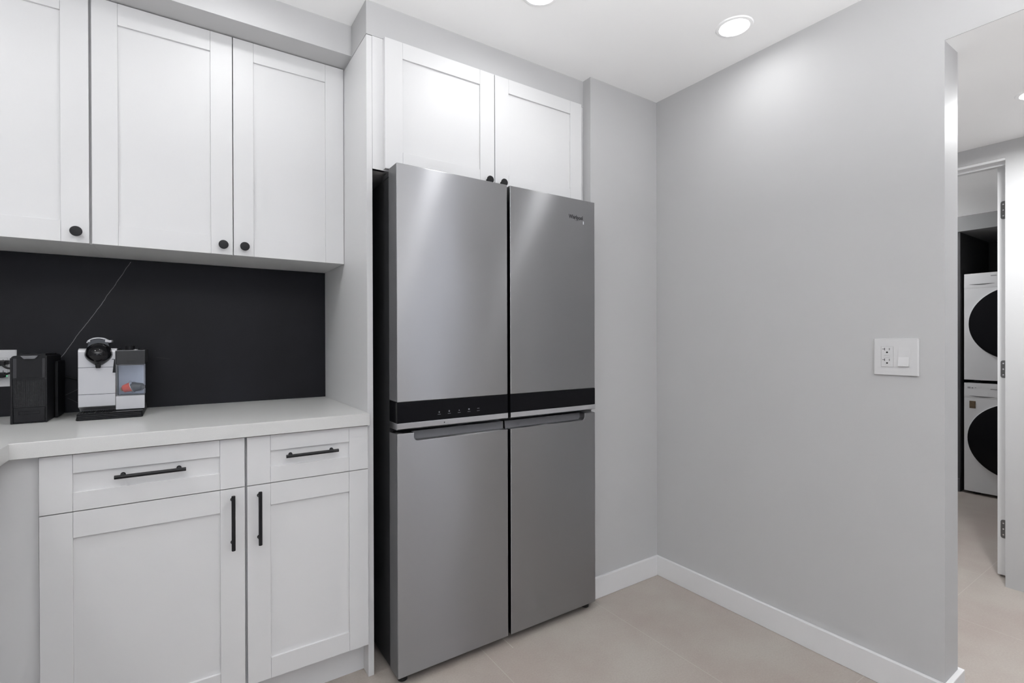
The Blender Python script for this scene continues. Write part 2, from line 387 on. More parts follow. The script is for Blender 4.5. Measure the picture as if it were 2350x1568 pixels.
downlight(2.70, 1.65, ZH, HALL_POWER*.5, 'recessed hall ceiling light farther along, hidden behind the right wall', 0)
t = empty('ceiling_lamp', (4.60, 1.92, ZH), 'frosted round ceiling lamp inside the laundry room, out of sight', 'ceiling light')
bm = bmesh.new(); cyl(bm, (4.60, 1.92, ZH-.012), .09, .023, n=32, bev=.002); obj('lamp_base', bm, M['chrome'], t)
bm = bmesh.new(); s_ = bmesh.new(); bmesh.ops.create_uvsphere(s_, u_segments=32, v_segments=20, radius=.10); merge(bm, s_, Matrix.Translation((4.60, 1.92, ZH-.115)))
obj('globe', bm, emit('laundry_globe', (.985, .992, 1.0), LAUNDRY_POWER), t)
# two unseen uplighters added behind the camera to bounce fill off the ceiling
def fill_torchere(x, y, z, label):
    t = empty('fill_uplighter', (x, y, 0), label, 'floor lamp', 'added uplighters behind the camera for ceiling bounce')
    bm = bmesh.new(); cyl(bm, (x, y, .0125), .14, .024, n=40, bev=.003); obj('base', bm, M['black'], t)
    bm = bmesh.new(); cyl(bm, (x, y, .024+(z-.075-.024)/2), .011, z-.075-.024, n=16); obj('pole', bm, M['black'], t)
    bm = bmesh.new(); rev(bm, [(0, -.075), (.03, -.072), (.09, -.045), (.145, .02), (.142, .02), (.088, -.040), (.03, -.064), (0, -.066)], (x, y, z), n=48, cap=False); obj('lamp_shade', bm, M['black'], t)
    bm = bmesh.new(); cyl(bm, (x, y, z-.02), .11, .004, n=40); obj('diffuser', bm, DIFF, t)
    ld = bpy.data.lights.new('uplight', 'AREA'); ld.shape = 'DISK'; ld.size = .22; ld.energy = UPLIGHT_POWER; ld.color = (.985, .992, 1.0)
    lo = bpy.data.objects.new('uplight', ld); COL.objects.link(lo); lo.parent = t; lo.location = (0, 0, z-.016); lo.rotation_euler = (PI, 0, 0)
fill_torchere(-.70, -.45, 1.40, 'added black fill uplighter to the left behind the camera')
fill_torchere(.62, -.42, 1.40, 'added black fill uplighter to the right behind the camera')
# daylight portals in the two added windows
def portal(name, loc, rot, sx, sy):
    ld = bpy.data.lights.new(name, 'AREA'); ld.shape = 'RECTANGLE'; ld.size = sx; ld.size_y = sy; ld.cycles.is_portal = True
    o = bpy.data.objects.new(name, ld); COL.objects.link(o); o.location = loc; o.rotation_euler = rot
portal('window_portal', ((FX0+FX1)/2, YF0-.1, (FZ0+FZ1)/2), (PI/2, 0, 0), FX1-FX0, FZ1-FZ0)
portal('window_portal', (XW+.1, (WY0+WY1)/2, (WZ0+WZ1)/2), (0, PI/2, 0), WZ1-WZ0, WY1-WY0)

# ------------------------------------------------------------------ cabinet joinery
def shaker(x0, x1, z0, z1, yf, st=.0645, rt=.068, rb=.064, th=.019, rec=.0075, stl=None, strt=None):
    """door front facing -y: stiles full height, rails between them, panel set back"""
    bm = bmesh.new(); sl = stl or st; sr = strt or st; g = .0003
    box(bm, x0, x0+sl, yf, yf+th, z0, z1, bev=.0009); box(bm, x1-sr, x1, yf, yf+th, z0, z1, bev=.0009)
    box(bm, x0+sl+g, x1-sr-g, yf+.0002, yf+th, z1-rt, z1, bev=.0009); box(bm, x0+sl+g, x1-sr-g, yf+.0002, yf+th, z0, z0+rb, bev=.0009)
    box(bm, x0+sl-.004, x1-sr+.004, yf+rec, yf+th-.002, z0+rb-.004, z1-rt+.004)
    return bm
def knob_bm(x, z, yf):
    bm = bmesh.new()
    rev(bm, [(0, 0), (.0085, 0), (.0085, .002), (.0055, .004), (.0055, .012), (.0105, .0155), (.0150, .0175), (.0152, .0205), (.0142, .0225), (.0128, .0230), (0, .0232)], (x, yf, z), 'y', n=40)
    return bm
def pull_bm(c, length, yf, vertical):
    x, z = c; r = .0052; bm = bmesh.new(); yb = yf-.0295
    cyl(bm, (x, yb, z), r, length, 'z' if vertical else 'x', n=24, bev=.001)
    for s in (-1, 1):
        d = s*length*.395
        p = (x, (yb+yf)/2, z+d) if vertical else (x+d, (yb+yf)/2, z)
        cyl(bm, p, .0043, yf-yb, 'y', n=20)
        q = (x, yf-.001, z+d) if vertical else (x+d, yf-.001, z)
        cyl(bm, q, .006, .002, 'y', n=20)
    return bm
def carcass(x0, x1, y0, y1, z0, z1, th=.017, front=True):
    """open-fronted box of panels"""
    bm = bmesh.new()
    box(bm, x0, x0+th, y0, y1, z0, z1); box(bm, x1-th, x1, y0, y1, z0, z1)
    box(bm, x0+th, x1-th, y0, y1, z0, z0+th); box(bm, x0+th, x1-th, y0, y1, z1-th, z1)
    box(bm, x0+th, x1-th, y1-.006, y1, z0+th, z1-th)
    return bm

# wall cabinets left
YU, ZU0, ZU1 = 2.004, 1.4764, 2.2455
def wall_cab(doors, x0, x1, label, group='white wall cabinets over the black backsplash'):
    t = empty('wall_cabinet', ((x0+x1)/2, YB, ZU0), label, 'cabinet', group)
    obj('body', carcass(x0, x1, YU+.0200, YB-.0005, ZU0+.0008, ZU1), M['cab'], t)
    for a, b, kx, sl, sr in doors:
        d = obj('door', shaker(a, b, ZU0, ZU1-.0015, YU, stl=sl, strt=sr), M['cab'], t)
        obj('knob', knob_bm(kx, 1.508, YU), M['black'], d, label='round black knob')
    return t
wall_cab([(-.690, -.2318, -.2605, .0645, .0660)], -.690, -.2262, 'white shaker wall cabinet cut off by the left edge of the photo, above the outlet')
wall_cab([(-.2250, .1567, .127, .0640, .0660), (.1592, XP0-.0015, .1925, .0640, .0690)], -.2256, XP0-.001, 'white shaker wall cabinet with two doors, beside the tall end panel')
tag(obj('end_panel', B(XP0, XP1, YP, YB-.0005, 0.0, 2.2395, bev=.0006), M['cab']), 'tall white panel standing between the worktop and the refrigerator', 'panel')

# refrigerator cabinet
FZ, FT = 1.776, 2.2415
t = empty('wall_cabinet', ((XP1+XA)/2, YB, FZ), 'white shaker cabinet mounted directly above the stainless refrigerator', 'cabinet')
bm = carcass(XP1+.0005, XA-.001, YP+.0005, YB-.0005, FZ, FT)
box(bm, XP1+.0005, .6085, YP, YP+.017, FZ, FT-.004); box(bm, 1.511, XA-.001, YP, YP+.017, FZ, FT-.004)
obj('body', bm, M['cab'], t)
for a, b, kx in ((.6022, 1.0535, 1.0225), (1.0570, 1.5175, 1.0885)):
    d = obj('door', shaker(a, b, FZ+.004, FT-.0005, 1.6995, st=.0655, rt=.0575, rb=.068), M['cab'], t)
    obj('knob', knob_bm(kx, 1.8085, 1.6995), M['black'], d, label='round black knob')

# base cabinets
YD = 1.7055; ZD0, ZDM, ZTOP = .121, .7306, .8825
def base_cab(x0, x1, pull_side, label):
    t = empty('base_cabinet', ((x0+x1)/2, YB, 0), label, 'cabinet', 'white base cabinets under the pale worktop')
    obj('body', carcass(x0-.001, x1+.0009, YD+.021, YB-.01, ZD0-.004, ZTOP-.001), M['cab'], t)
    d = obj('drawer', shaker(x0+.002, x1-.002, ZDM+.0012, ZTOP-.003, YD, rt=.0485, rb=.0485), M['cab'], t)
    cx = (x0+x1)/2+.001
    obj('handle', pull_bm((cx, .8115), .160, YD+.0075, False), M['black'], d, label='black bar pull')
    d = obj('door', shaker(x0+.002, x1-.002, ZD0, ZDM-.0012, YD, rt=.067, rb=.064), M['cab'], t)
    px = x1-.0345 if pull_side > 0 else x0+.0345
    obj('handle', pull_bm((px, .6345), .162, YD, True), M['black'], d, label='black bar pull')
    obj('toe_kick', B(x0-.001, x1+.001, YD+.067, YD+.082, 0.0005, ZD0-.005), M['cab'], t)
    return t
base_cab(-.2995, .1640, 1, 'white base cabinet with one drawer, below the silver coffee machine and left of the gap')
base_cab(.1665, XP0-.001, -1, 'white base cabinet with one drawer, beside the refrigerator panel')
bm = bmesh.new(); box(bm, -.95, -.3010, YD+.0195, YD+.037, ZD0-.004, ZTOP-.0035, bev=.0006); box(bm, -.80, -.3010, YD+.0195, YD+.037, ZTOP-.0033, ZTOP)
box(bm, -.45, -.3010, YD+.067, YD+.082, 0.0005, ZD0-.004)
tag(obj('corner_filler', bm, M['cab']), 'plain white corner panel under the bend of the worktop, left of the drawers', 'panel')
# run of base cabinets along the left side of the room (mostly outside the picture)
t = empty('base_cabinet', (-.68, .75, 0), 'white base cabinet run under the left arm of the worktop, at the left edge', 'cabinet')
obj('body', B(-.99, -.4000, -.45, YD+.017, ZD0-.004, ZTOP-.002), M['cab'], t)
for i in range(4):
    y0 = -.45+i*.53
    d = obj('door', B(-.3995, -.3810, y0+.002, y0+.528, ZD0, ZDM-.001, bev=.001), M['cab'], t)
    d = obj('drawer', B(-.3995, -.3810, y0+.002, y0+.528, ZDM+.001, ZTOP-.003, bev=.001), M['cab'], t)
obj('toe_kick', B(-.99, -.46, -.45, YD+.017, 0.0005, ZD0-.005), M['cab'], t)

# L-shaped worktop
CT, CB = .9235, .8830
bm = bmesh.new()
prism(bm, [(-1.0, YB-.0195), (-1.0, -.46), (-.3485, -.46), (-.3485, 1.6905), (.5418, 1.6905), (.5418, YB-.0195)][::-1], CB, CT, 'z', bev=.0016, seg=2)
tag(obj('worktop', bm, M['worktop']), 'pale grey L-shaped stone worktop over the base cabinets', 'worktop')
tag(obj('backsplash', B(-1.0, XP0-.0008, YB-.019, YB-.0006, CB, ZU0-.0002), M['marble']), 'black marble backsplash slab with a thin white diagonal vein', 'backsplash')

# ------------------------------------------------------------------ refrigerator
FX0_, FX1_, FY = .6043, 1.5016, 1.598
t = empty('refrigerator', ((FX0_+FX1_)/2, 2.0, 0), 'tall four-door stainless steel refrigerator with a black glass band', 'refrigerator')
FR = t
obj('cabinet_body', B(FX0_+.004, FX1_-.004, FY+.082, 2.30, .028, 1.7450, bev=.003), M['body'], t)
obj('gasket', B(FX0_+.012, FX1_-.012, FY+.070, FY+.083, .045, 1.740), M['rubber'], t)
GX0, GX1 = 1.0475, 1.0600     # centre gap
Z_T, Z_B1, Z_B2, Z_S, Z_L, Z_B = 1.7705, .9650, .8945, .8710, .8590, .0345
def slab(x0, x1, z0, z1, y0=FY, y1=FY+.074, bev=.0028):
    return B(x0, x1, y0, y1, z0, z1, bev=bev, seg=3)
for side, (a, b) in enumerate(((FX0_, GX0), (GX1, FX1_))):
    d = obj('upper_door', slab(a, b, Z_B1, Z_T), M['steel'], t)
    xs_ = a if side == 0 else b
    obj('door_edge', B(xs_-.0004, xs_+.0004, FY+.0045, FY+.0735, Z_B1+.003, Z_T-.003), M['doorside'], d, label='dark grey door edge')
    obj('control_panel' if side == 0 else 'glass_band', slab(a, b, Z_B2, Z_B1-.0004, bev=.0012), M['glassblack'], d, label='black glass strip')
    bm = bmesh.new(); prism(bm, [(FY-.0015, Z_B2-.0004), (FY-.0015, Z_S+.004), (FY+.004, Z_S), (FY+.074, Z_S), (FY+.074, Z_B2-.0004)], a, b, 'x', bev=.0008)
    obj('trim_strip', bm, M['chrome'], d, label='bright metal strip')
    if side == 1:
        cu = bpy.data.curves.new('lettering', 'FONT'); cu.body = 'Whirlpool'; cu.size = .0245; cu.extrude = .0004; cu.align_x = 'CENTER'
        tmp = bpy.data.objects.new('tmp', cu); COL.objects.link(tmp); bpy.context.view_layer.update()
        me = bpy.data.meshes.new_from_object(tmp); bpy.data.objects.remove(tmp)
        bm = bmesh.new(); bm.from_mesh(me)
        bb = [v.co.x for v in bm.verts]; wsc = .076/(max(bb)-min(bb))
        bmesh.ops.transform(bm, matrix=Matrix.Translation((1.394, FY-.0006, 1.6845)) @ Matrix.Rotation(PI/2, 4, 'X') @ Matrix.Diagonal((wsc, 1, 1, 1)), verts=bm.verts)
        # thin tilted swoosh ring around the middle of the word
        def arc(rx, rz, a0, a1, n=28, cx=1.404, cz=1.6905, w0=.0008):
            for i in range(n):
                u0 = math.radians(a0+(a1-a0)*i/n); u1 = math.radians(a0+(a1-a0)*(i+1)/n); tl = math.radians(18)
                def P(u, k):
                    x, z = (rx+k)*math.cos(u), (rz+k)*math.sin(u); return (cx+x*math.cos(tl)-z*math.sin(tl), FY-.0009, cz+x*math.sin(tl)+z*math.cos(tl))
                bm.faces.new([bm.verts.new(P(u0, 0)), bm.verts.new(P(u1, 0)), bm.verts.new(P(u1, w0)), bm.verts.new(P(u0, w0))])
        arc(.020, .0105, 100, 345)
        obj('brand_lettering', bm, M['mark'], d, label='small dark lettering')
        obj('sticker', B(1.4335, 1.4385, FY-.0006, FY-.0001, 1.667, 1.680), M['markw'], d, label='tiny white sticker')
    else:
        def glyph(kind, cx, cz):
            bm = bmesh.new(); y0, y1 = FY-.0005, FY-.0001
            if kind == 0:
                for q in range(3): 
                    tt = B(-.0032, .0032, y0, y1, -.0004, .0004); merge(bm, tt, Matrix.Translation((cx, 0, cz)) @ Matrix.Rotation(q*PI/3, 4, 'Y'))
            elif kind == 1:
                box(bm, cx-.0022, cx+.0022, y0, y1, cz-.002, cz+.0014); box(bm, cx-.0018, cx-.0011, y0, y1, cz+.0014, cz+.004); box(bm, cx+.0011, cx+.0018, y0, y1, cz+.0014, cz+.004); box(bm, cx-.0018, cx+.0018, y0, y1, cz+.0034, cz+.004)
            elif kind == 2: cyl(bm, (cx, (y0+y1)/2, cz), .0026, .0004, 'y', n=3)
            elif kind == 3: cyl(bm, (cx, (y0+y1)/2, cz+.001), .0030, .0004, 'y', n=20)
            else:
                box(bm, cx-.004, cx-.001, y0, y1, cz, cz+.002); box(bm, cx+.001, cx+.004, y0, y1, cz, cz+.002)
            for q in range(4): box(bm, cx-.0055+q*.003, cx-.0035+q*.003, y0, y1, cz-.0085, cz-.0072)
            return bm
        for i, u in enumerate((.7585, .7975, .8375, .8775, .9165)):
            obj('control_icon', glyph(i, u, .921), M['icon'], d)
        bm = bmesh.new(); cyl(bm, (.778, FY-.0016, .8835), .0022, .0008, 'y', n=16); obj('sensor_dot', bm, M['slot'], d)
# lower doors with the scooped hand pockets
def arcpts(cx, cz, r, a0, a1, n=6):
    return [(cx+r*math.cos(math.radians(a0+(a1-a0)*i/n)), cz+r*math.sin(math.radians(a0+(a1-a0)*i/n))) for i in range(n+1)]
PZ = .8305; R_ = .014
left = [(FX0_, Z_B), (GX0, Z_B), (GX0, PZ)] + [(GX0-.03, PZ)] + arcpts(.6655+R_, PZ+R_, R_, 270, 180) + [(.6655, Z_L), (FX0_, Z_L)]
right = [(GX1, Z_B), (FX1_, Z_B), (FX1_, Z_L), (1.4410, Z_L)] + arcpts(1.4410-R_, PZ+R_, R_, 0, -90) + [(GX1, PZ)]
for side, pts in enumerate((left, right)):
    bm = bmesh.new(); prism(bm, pts, FY, FY+.034, 'y', bev=.0022, seg=3)
    a, b = (FX0_, GX0) if side == 0 else (GX1, FX1_)
    box(bm, a, b, FY+.0338, FY+.074, Z_B, Z_L-.001, bev=.002)
    d = obj('lower_door', bm, M['steel'], t)
    xs_ = a if side == 0 else b
    obj('door_edge', B(xs_-.0004, xs_+.0004, FY+.0045, FY+.0735, Z_B+.003, Z_L-.003), M['doorside'], d, label='dark grey door edge')
    p0, p1 = (.655, GX0-.004) if side == 0 else (GX1-.006, 1.452)
    bm = bmesh.new(); prism(bm, [(FY+.0285, PZ-.003), (FY+.034, Z_L-.0012), (FY+.0342, Z_L-.0012), (FY+.0342, PZ-.003)], p0, p1, 'x')
    obj('hand_pocket', bm, M['pocket'], d, label='dark grey recessed grip')
obj('hinge_cover', B(FX0_+.004, FX0_+.075, FY+.040, FY+.15, 1.7450, 1.7640, bev=.002), M['body'], t)
obj('hinge_cover', B(FX1_-.075, FX1_-.004, FY+.040, FY+.15, 1.7450, 1.7640, bev=.002), M['body'], t)
for x in (FX0_+.033, FX1_-.022):
    for y in (FY+.045, 2.2):
        bm = bmesh.new(); cyl(bm, (x, y, .017), .017, .033, n=24, bev=.002); obj('foot', bm, M['rubber'], t)
obj('base_grille', B(FX0_+.03, FX1_-.03, FY+.10, FY+.115, .0060, .034), M['rubber'], t)

# ------------------------------------------------------------------ switch and outlet plate on the right wall
def outlet_face(bm_face, bm_slots, P):
    """P(a, z, d) -> world; a = sideways, z up, d = out of the wall"""
    pass
def plate_thing(name, label, cat, to, gang=2):
    """built facing +y' in local (a, d, z) and moved by matrix 'to'"""
    t = empty(name, to.translation, label, cat)
    inv = to
    def put(nm, bm, m, par, lab=None):
        bmesh.ops.transform(bm, matrix=inv, verts=bm.verts); return obj(nm, bm, m, par, lab)
    W = .0635 if gang == 2 else .039
    bm = bmesh.new(); prism(bm, [(-W, 0), (W, 0), (W-.0008, .0045), (W-.004, .0062), (-W+.004, .0062), (-W+.0008, .0045)], -.061, .061, 'z', bev=.0009); put('cover_plate', bm, M['plate'], t)
    g = -.023 if gang == 2 else 0
    # receptacle: a = sideways
    bm = bmesh.new(); box(bm, g-.0165, g+.0165, .0062, .0078, -.0335, .0335, bev=.0008); r = put('receptacle', bm, M['plate'], t)
    bm = bmesh.new(); box(bm, g-.0180, g+.0180, .0055, .00632, -.0350, .0350); put('receptacle_joint', bm, M['wall'], r)
    bm = bmesh.new()
    for z in (.0215, -.0145):
        box(bm, g-.0078, g-.0060, .0076, .0080, z, z+.0085); box(bm, g-.0135, g-.0070, .0076, .0080, z+.0035, z+.005)
        box(bm, g+.0058, g+.0074, .0076, .0080, z+.0010, z+.0075)
        cyl(bm, (g, .0078, z-.0065), .0028, .0004, 'y', n=16)
    put('slots', bm, M['slot'], r, 'dark slots')
    for z in (.0005, .0070):
        bm = bmesh.new(); box(bm, g-.0085, g+.0085, .0077, .0088, z-.0025, z+.0022, bev=.0005); put('reset_button', bm, M['plate'], r)
    if gang == 2:
        g = .023
        bm = bmesh.new(); box(bm, g-.0168, g+.0168, .0055, .0066, -.0340, .0340); s = put('switch_frame', bm, M['plate'], t)
        bm = bmesh.new(); prism(bm, [(.0050, -.0315), (.0118, -.0308), (.0078, 0.0), (.0066, .0315), (.0050, .0315)], g-.0150, g+.0150, 'x', bev=.0006); put('rocker', bm, M['plate'], s)
    for a in ((-.023, .023) if gang == 2 else (0,)):
        for z in (-.048, .048):
            bm = bmesh.new(); cyl(bm, (a, .0063, z), .0024, .0006, 'y', n=14); box(bm, a-.0016, a+.0016, .0060, .0067, z-.00025, z+.00025); put('screw', bm, M['plate'], t)
    return t
# facing -x at the right wall: sideways a -> -y
mR = Matrix.Translation((XW, .6675, 1.1140)) @ Matrix(((0, -1, 0, 0), (-1, 0, 0, 0), (0, 0, 1, 0), (0, 0, 0, 1)))
plate_thing('switch_plate', 'white two-gang wall plate with an outlet and a rocker switch', 'switch plate', mR)
mB = Matrix.Translation((-.4950, YB-.019, 1.0850)) @ Matrix(((1, 0, 0, 0), (0, -1, 0, 0), (0, 0, 1, 0), (0, 0, 0, 1)))
OUT = plate_thing('wall_outlet', 'white outlet plate on the black backsplash behind the black coffee machine', 'outlet', mB, gang=1)
bm = bmesh.new(); cyl(bm, (-.4800, YB-.019-.0083, 1.0590), .0014, .001, 'y', n=12); obj('indicator_light', bm, M['green'], OUT, 'tiny green light')

# ------------------------------------------------------------------ black capsule coffee machine
def rounded(x0, x1, z0, z1, r, n=6):
    return arcpts(x1-r, z1-r, r, 0, 90, n)+arcpts(x0+r, z1-r, r, 90, 180, n)+arcpts(x0+r, z0+r, r, 180, 270, n)+arcpts(x1-r, z0+r, r, 270, 360, n)
CTZ = CT+.0006
bx, by = -.3835, 2.078
K = empty('coffee_machine', (bx, by+.10, CTZ), 'narrow black capsule coffee machine with a mesh front panel, in front of the outlet', 'coffee machine')
x0, x1 = bx-.0415, bx+.0415
bm = bmesh.new(); prism(bm, arcpts(x1-.006, CTZ+.2065-.006, .006, 0, 90)+arcpts(x0+.010, CTZ+.2065-.010, .010, 90, 180)+[(x0, CTZ+.004), (x0+.002, CTZ), (x1-.002, CTZ), (x1, CTZ+.004)], by+.006, by+.218, 'y', bev=.0015)
obj('housing', bm, M['plastic'], K)
# frame rim on the front
bm = bmesh.new()
box(bm, x0, x0+.006, by, by+.008, CTZ, CTZ+.200, bev=.0015); box(bm, x1-.005, x1, by, by+.008, CTZ, CTZ+.203, bev=.0015)
box(bm, x0+.004, x1-.003, by+.001, by+.008, CTZ+.135, CTZ+.139)
obj('front_frame', bm, M['plastic'], K)
# curved concave upper panel
bm = bmesh.new(); pr = []
N_ = 16
top = []
for i in range(N_+1):
    u = i/N_; xx = x0+.006+(x1-x0-.011)*u; top.append((xx, by+.0035+.008*math.sin(PI*u)))
prism(bm, [(x0+.006, by+.012)]+top+[(x1-.005, by+.012)], CTZ+.139, CTZ+.198, 'z')
obj('upper_panel', bm, M['satin'], K, 'glossy curved black panel')
bm = bmesh.new(); prism(bm, [(x0+.022, CTZ+.2065), (x0+.030, CTZ+.196), (x1-.028, CTZ+.196), (x1-.020, CTZ+.2065)], by+.0005, by+.0075, 'y', bev=.001); obj('grip_notch', bm, M['pocket'], K)
# mesh grille
bm = bmesh.new(); box(bm, x0+.006, x1-.005, by+.0075, by+.009, CTZ+.050, CTZ+.135)
nx, nz = 17, 19
for i in range(nx+1):
    xx = x0+.0075+(x1-x0-.014)*i/nx; box(bm, xx-.0006, xx+.0006, by+.0040, by+.008, CTZ+.050, CTZ+.135)
for k in range(nz+1):
    zz = CTZ+.051+.083*k/nz; box(bm, x0+.006, x1-.005, by+.0034, by+.008, zz-.0006, zz+.0006)
obj('mesh_panel', bm, M['body'], K, 'fine square mesh')
bm = bmesh.new(); box(bm, x0+.0065, x1-.0055, by+.0025, by+.010, CTZ+.004, CTZ+.048, bev=.0015); box(bm, x0+.017, x1-.017, by+.0010, by+.0035, CTZ+.028, CTZ+.036, bev=.0008)
obj('lower_panel', bm, M['plastic'], K)
bm = bmesh.new(); prism(bm, rounded(x1+.0005, x1+.009, CTZ+.001, CTZ+.185, .003), by+.105, by+.222, 'y', bev=.0015); obj('water_tank', bm, M['plastic'], K, 'glossy dark tank at the rear')
bm = bmesh.new(); prism(bm, rounded(x0+.012, x1-.008, CTZ+.205, CTZ+.2115, .003), by+.03, by+.19, 'y', bev=.001); obj('lever', bm, M['plastic'], K)
# plug and cord: the cord belongs to the machine
bm = bmesh.new(); box(bm, -.4985, -.4715, 2.288, 2.3110, 1.0980, 1.1120, bev=.003); box(bm, -.4930, -.4770, 2.270, 2.290, 1.094, 1.1100, bev=.003)
obj('plug', bm, M['plastic'], K)
bm = bmesh.new(); tube(bm, [(-.485, 2.274, 1.100), (-.470, 2.262, 1.088), (-.450, 2.262, 1.083), (-.434, 2.275, 1.07), (-.431, 2.300, 1.02), (-.431, 2.302, .96), (-.431, 2.290, .9275)], .0032)
obj('power_cord', bm, M['rubber'], K)

# ------------------------------------------------------------------ silver coffee machine with the capsule container
sx, sy = -.222, 2.09
J = empty('coffee_machine', (-.187, sy+.10, CTZ), 'silver and black coffee machine with a clear container of capsules', 'coffee machine')
def zz(z): return z
# silver column with a curved top shoulder and a concave foot
sil = []
prof = [(sy, .962), (sy, .995), (sy, 1.1395), (sy+.0035, 1.1465), (sy+.012, 1.1495), (sy+.080, 1.1495), (sy+.080, .929), (sy+.045, .929), (sy+.040, .940), (sy+.030, .950), (sy+.012, .957)]
bm = bmesh.new(); prism(bm, prof, -.2715, -.1770, 'x', bev=.0018); obj('housing', bm, M['silver'], J)
bm = bmesh.new(); box(bm, -.2700, -.1785, sy+.081, sy+.215, .929, 1.1470, bev=.003); obj('rear_tank', bm, M['plastic'], J, 'black water tank behind the silver front')
for zj in (1.0885, 1.0015):
    obj('panel_joint', B(-.2718, -.1768, sy-.0002, sy+.01, zj, zj+.0013), M['slot'], J, 'thin dark joint')
for xp in (-.2605, -.1835):
    bm = bmesh.new(); cyl(bm, (xp, sy+.012, 1.1420), .0088, .019, 'x', n=24); obj('lever_pivot', bm, M['silver'], J)
# glossy black dome with spout
bm = bmesh.new()
t2 = bmesh.new(); bmesh.ops.create_uvsphere(t2, u_segments=48, v_segments=32, radius=1)
cx, cz = -.2200, 1.1300
for v in t2.verts:
    x, y, z = v.co; w_ = 1.0
    if z < 0: w_ = 1-.42*min(1, (-z))**1.6
    v.co = (cx+x*.0365*w_, sy+.010+y*.052*(w_*.5+.5), cz+z*(.0375 if z < 0 else .0385))
merge(bm, t2)
rev(bm, [(0, -.012), (.0055, -.012), (.0068, -.010), (.0074, -.002), (.0110, .008), (.017, .017)], (cx, sy-.012, 1.0990), n=32)
obj('brewing_head', bm, M['gloss'], J, 'glossy black rounded head with spout')
# silver lever arch over the dome
bm = bmesh.new()
pts = []
arcN = 14
for i in range(arcN):
    a0 = math.radians(172-164*i/arcN); a1 = math.radians(172-164*(i+1)/arcN)
    o = lambda a, r: (cx-.001+r*.80*math.cos(a), 1.1660+(r-.0170)*math.sin(a))
    prism(bm, [o(a0, .0340), o(a1, .0340), o(a1, .0375), o(a0, .0375)], sy+.002, sy+.040, 'y')
box(bm, cx+.0160, cx+.0335, sy+.000, sy+.042, 1.1700, 1.1775, bev=.0015); box(bm, cx-.0275, cx-.0205, sy+.000, sy+.042, 1.1710, 1.1775, bev=.0015)
obj('lever', bm, M['silver'], J, 'silver arched lever')
bm = bmesh.new(); prism(bm, [(cx-.001+.0262*math.cos(math.radians(a)), 1.1660+.0166*math.sin(math.radians(a))) for a in range(0, 181, 12)]+[(cx-.030, 1.150), (cx+.028, 1.150)], sy+.006, sy+.036, 'y', bev=.001)
obj('capsule_hatch', bm, M['gloss'], J, 'glossy black cap under the lever')
bm = bmesh.new(); prism(bm, [(-.1805, 1.1130), (-.1780, 1.1130), (-.1770, 1.0705), (-.1845, 1.0705)], sy-.002, sy+.006, 'y'); box(bm, -.1860, -.1775, sy-.002, sy+.004, 1.1135, 1.1150); obj('side_spout', bm, M['plastic'], J)
# black unit on the right
bm = bmesh.new(); prism(bm, rounded(-.1755, -.0985, 1.0960, 1.1440, .003), sy-.002, sy+.19, 'y', bev=.0012); C_ = obj('milk_system_head', bm, M['body'], J, 'black upper block')
bm = bmesh.new(); box(bm, -.1455, -.1270, sy-.0028, sy-.0015, 1.1065, 1.1130, bev=.0005); obj('badge', bm, M['slot'], C_)
bm = bmesh.new(); box(bm, -.1755, -.0985, sy-.0024, sy+.002, 1.1415, 1.1440, bev=.0005); obj('top_edge', bm, M['pocket'], C_)
bm = bmesh.new(); rev(bm, [(.010, 0), (.013, .001), (.013, .013), (.0115, .0145), (0, .0145)], (-.143, sy+.06, 1.1438), n=14); obj('dial', bm, M['plastic'], C_)
bm = bmesh.new(); rev(bm, [(.006, 0), (.008, .001), (.008, .005), (.006, .006), (0, .006)], (-.112, sy+.05, 1.1438), n=24); obj('button', bm, M['plastic'], C_)
bm = bmesh.new(); cyl(bm, (-.126, sy+.045, 1.1448), .006, .0025, n=20); obj('button', bm, M['silver'], C_, 'silver button')
# clear container: five thin walls + pale blue back
bm = bmesh.new(); a, b, y0, y1, z0, z1 = -.1745, -.1000, sy+.000, sy+.060, .9935, 1.0945; w_ = .0014
box(bm, a, b, y0, y0+w_, z0, z1, bev=.0004); box(bm, a, a+w_, y0+w_, y1, z0, z1); box(bm, b-w_, b, y0+w_, y1, z0, z1); box(bm, a+w_, b-w_, y0+w_, y1, z0, z0+w_)
CL = obj('clear_container', bm, M['clear'], J, 'see-through plastic container')
bm = bmesh.new(); box(bm, a+.001, b-.001, y1, y1+.002, z0, z1); obj('container_back', bm, M['tankback'], CL, 'pale blue frosted back')
bm = bmesh.new()
for xa, xb, za, zb in ((a-.0004, a+.0016, z0, z1), (b-.0016, b+.0004, z0, z1), (a, b, z0-.001, z0+.0012), (a, b, z1-.0012, z1+.001)):
    box(bm, xa, xb, y0-.0006, y0+.0022, za, zb)
obj('container_rim', bm, M['pocket'], CL)
bm = bmesh.new(); prism(bm, rounded(-.1765, -.1000, .9480, .9920, .0016, 3), sy-.002, sy+.022, 'y', bev=.0008); obj('lower_block', bm, M['silver'], J)
obj('lower_base', B(-.1770, -.1020, sy+.001, sy+.19, CTZ+.004, .9478, bev=.001), M['plastic'], J, 'black base block')
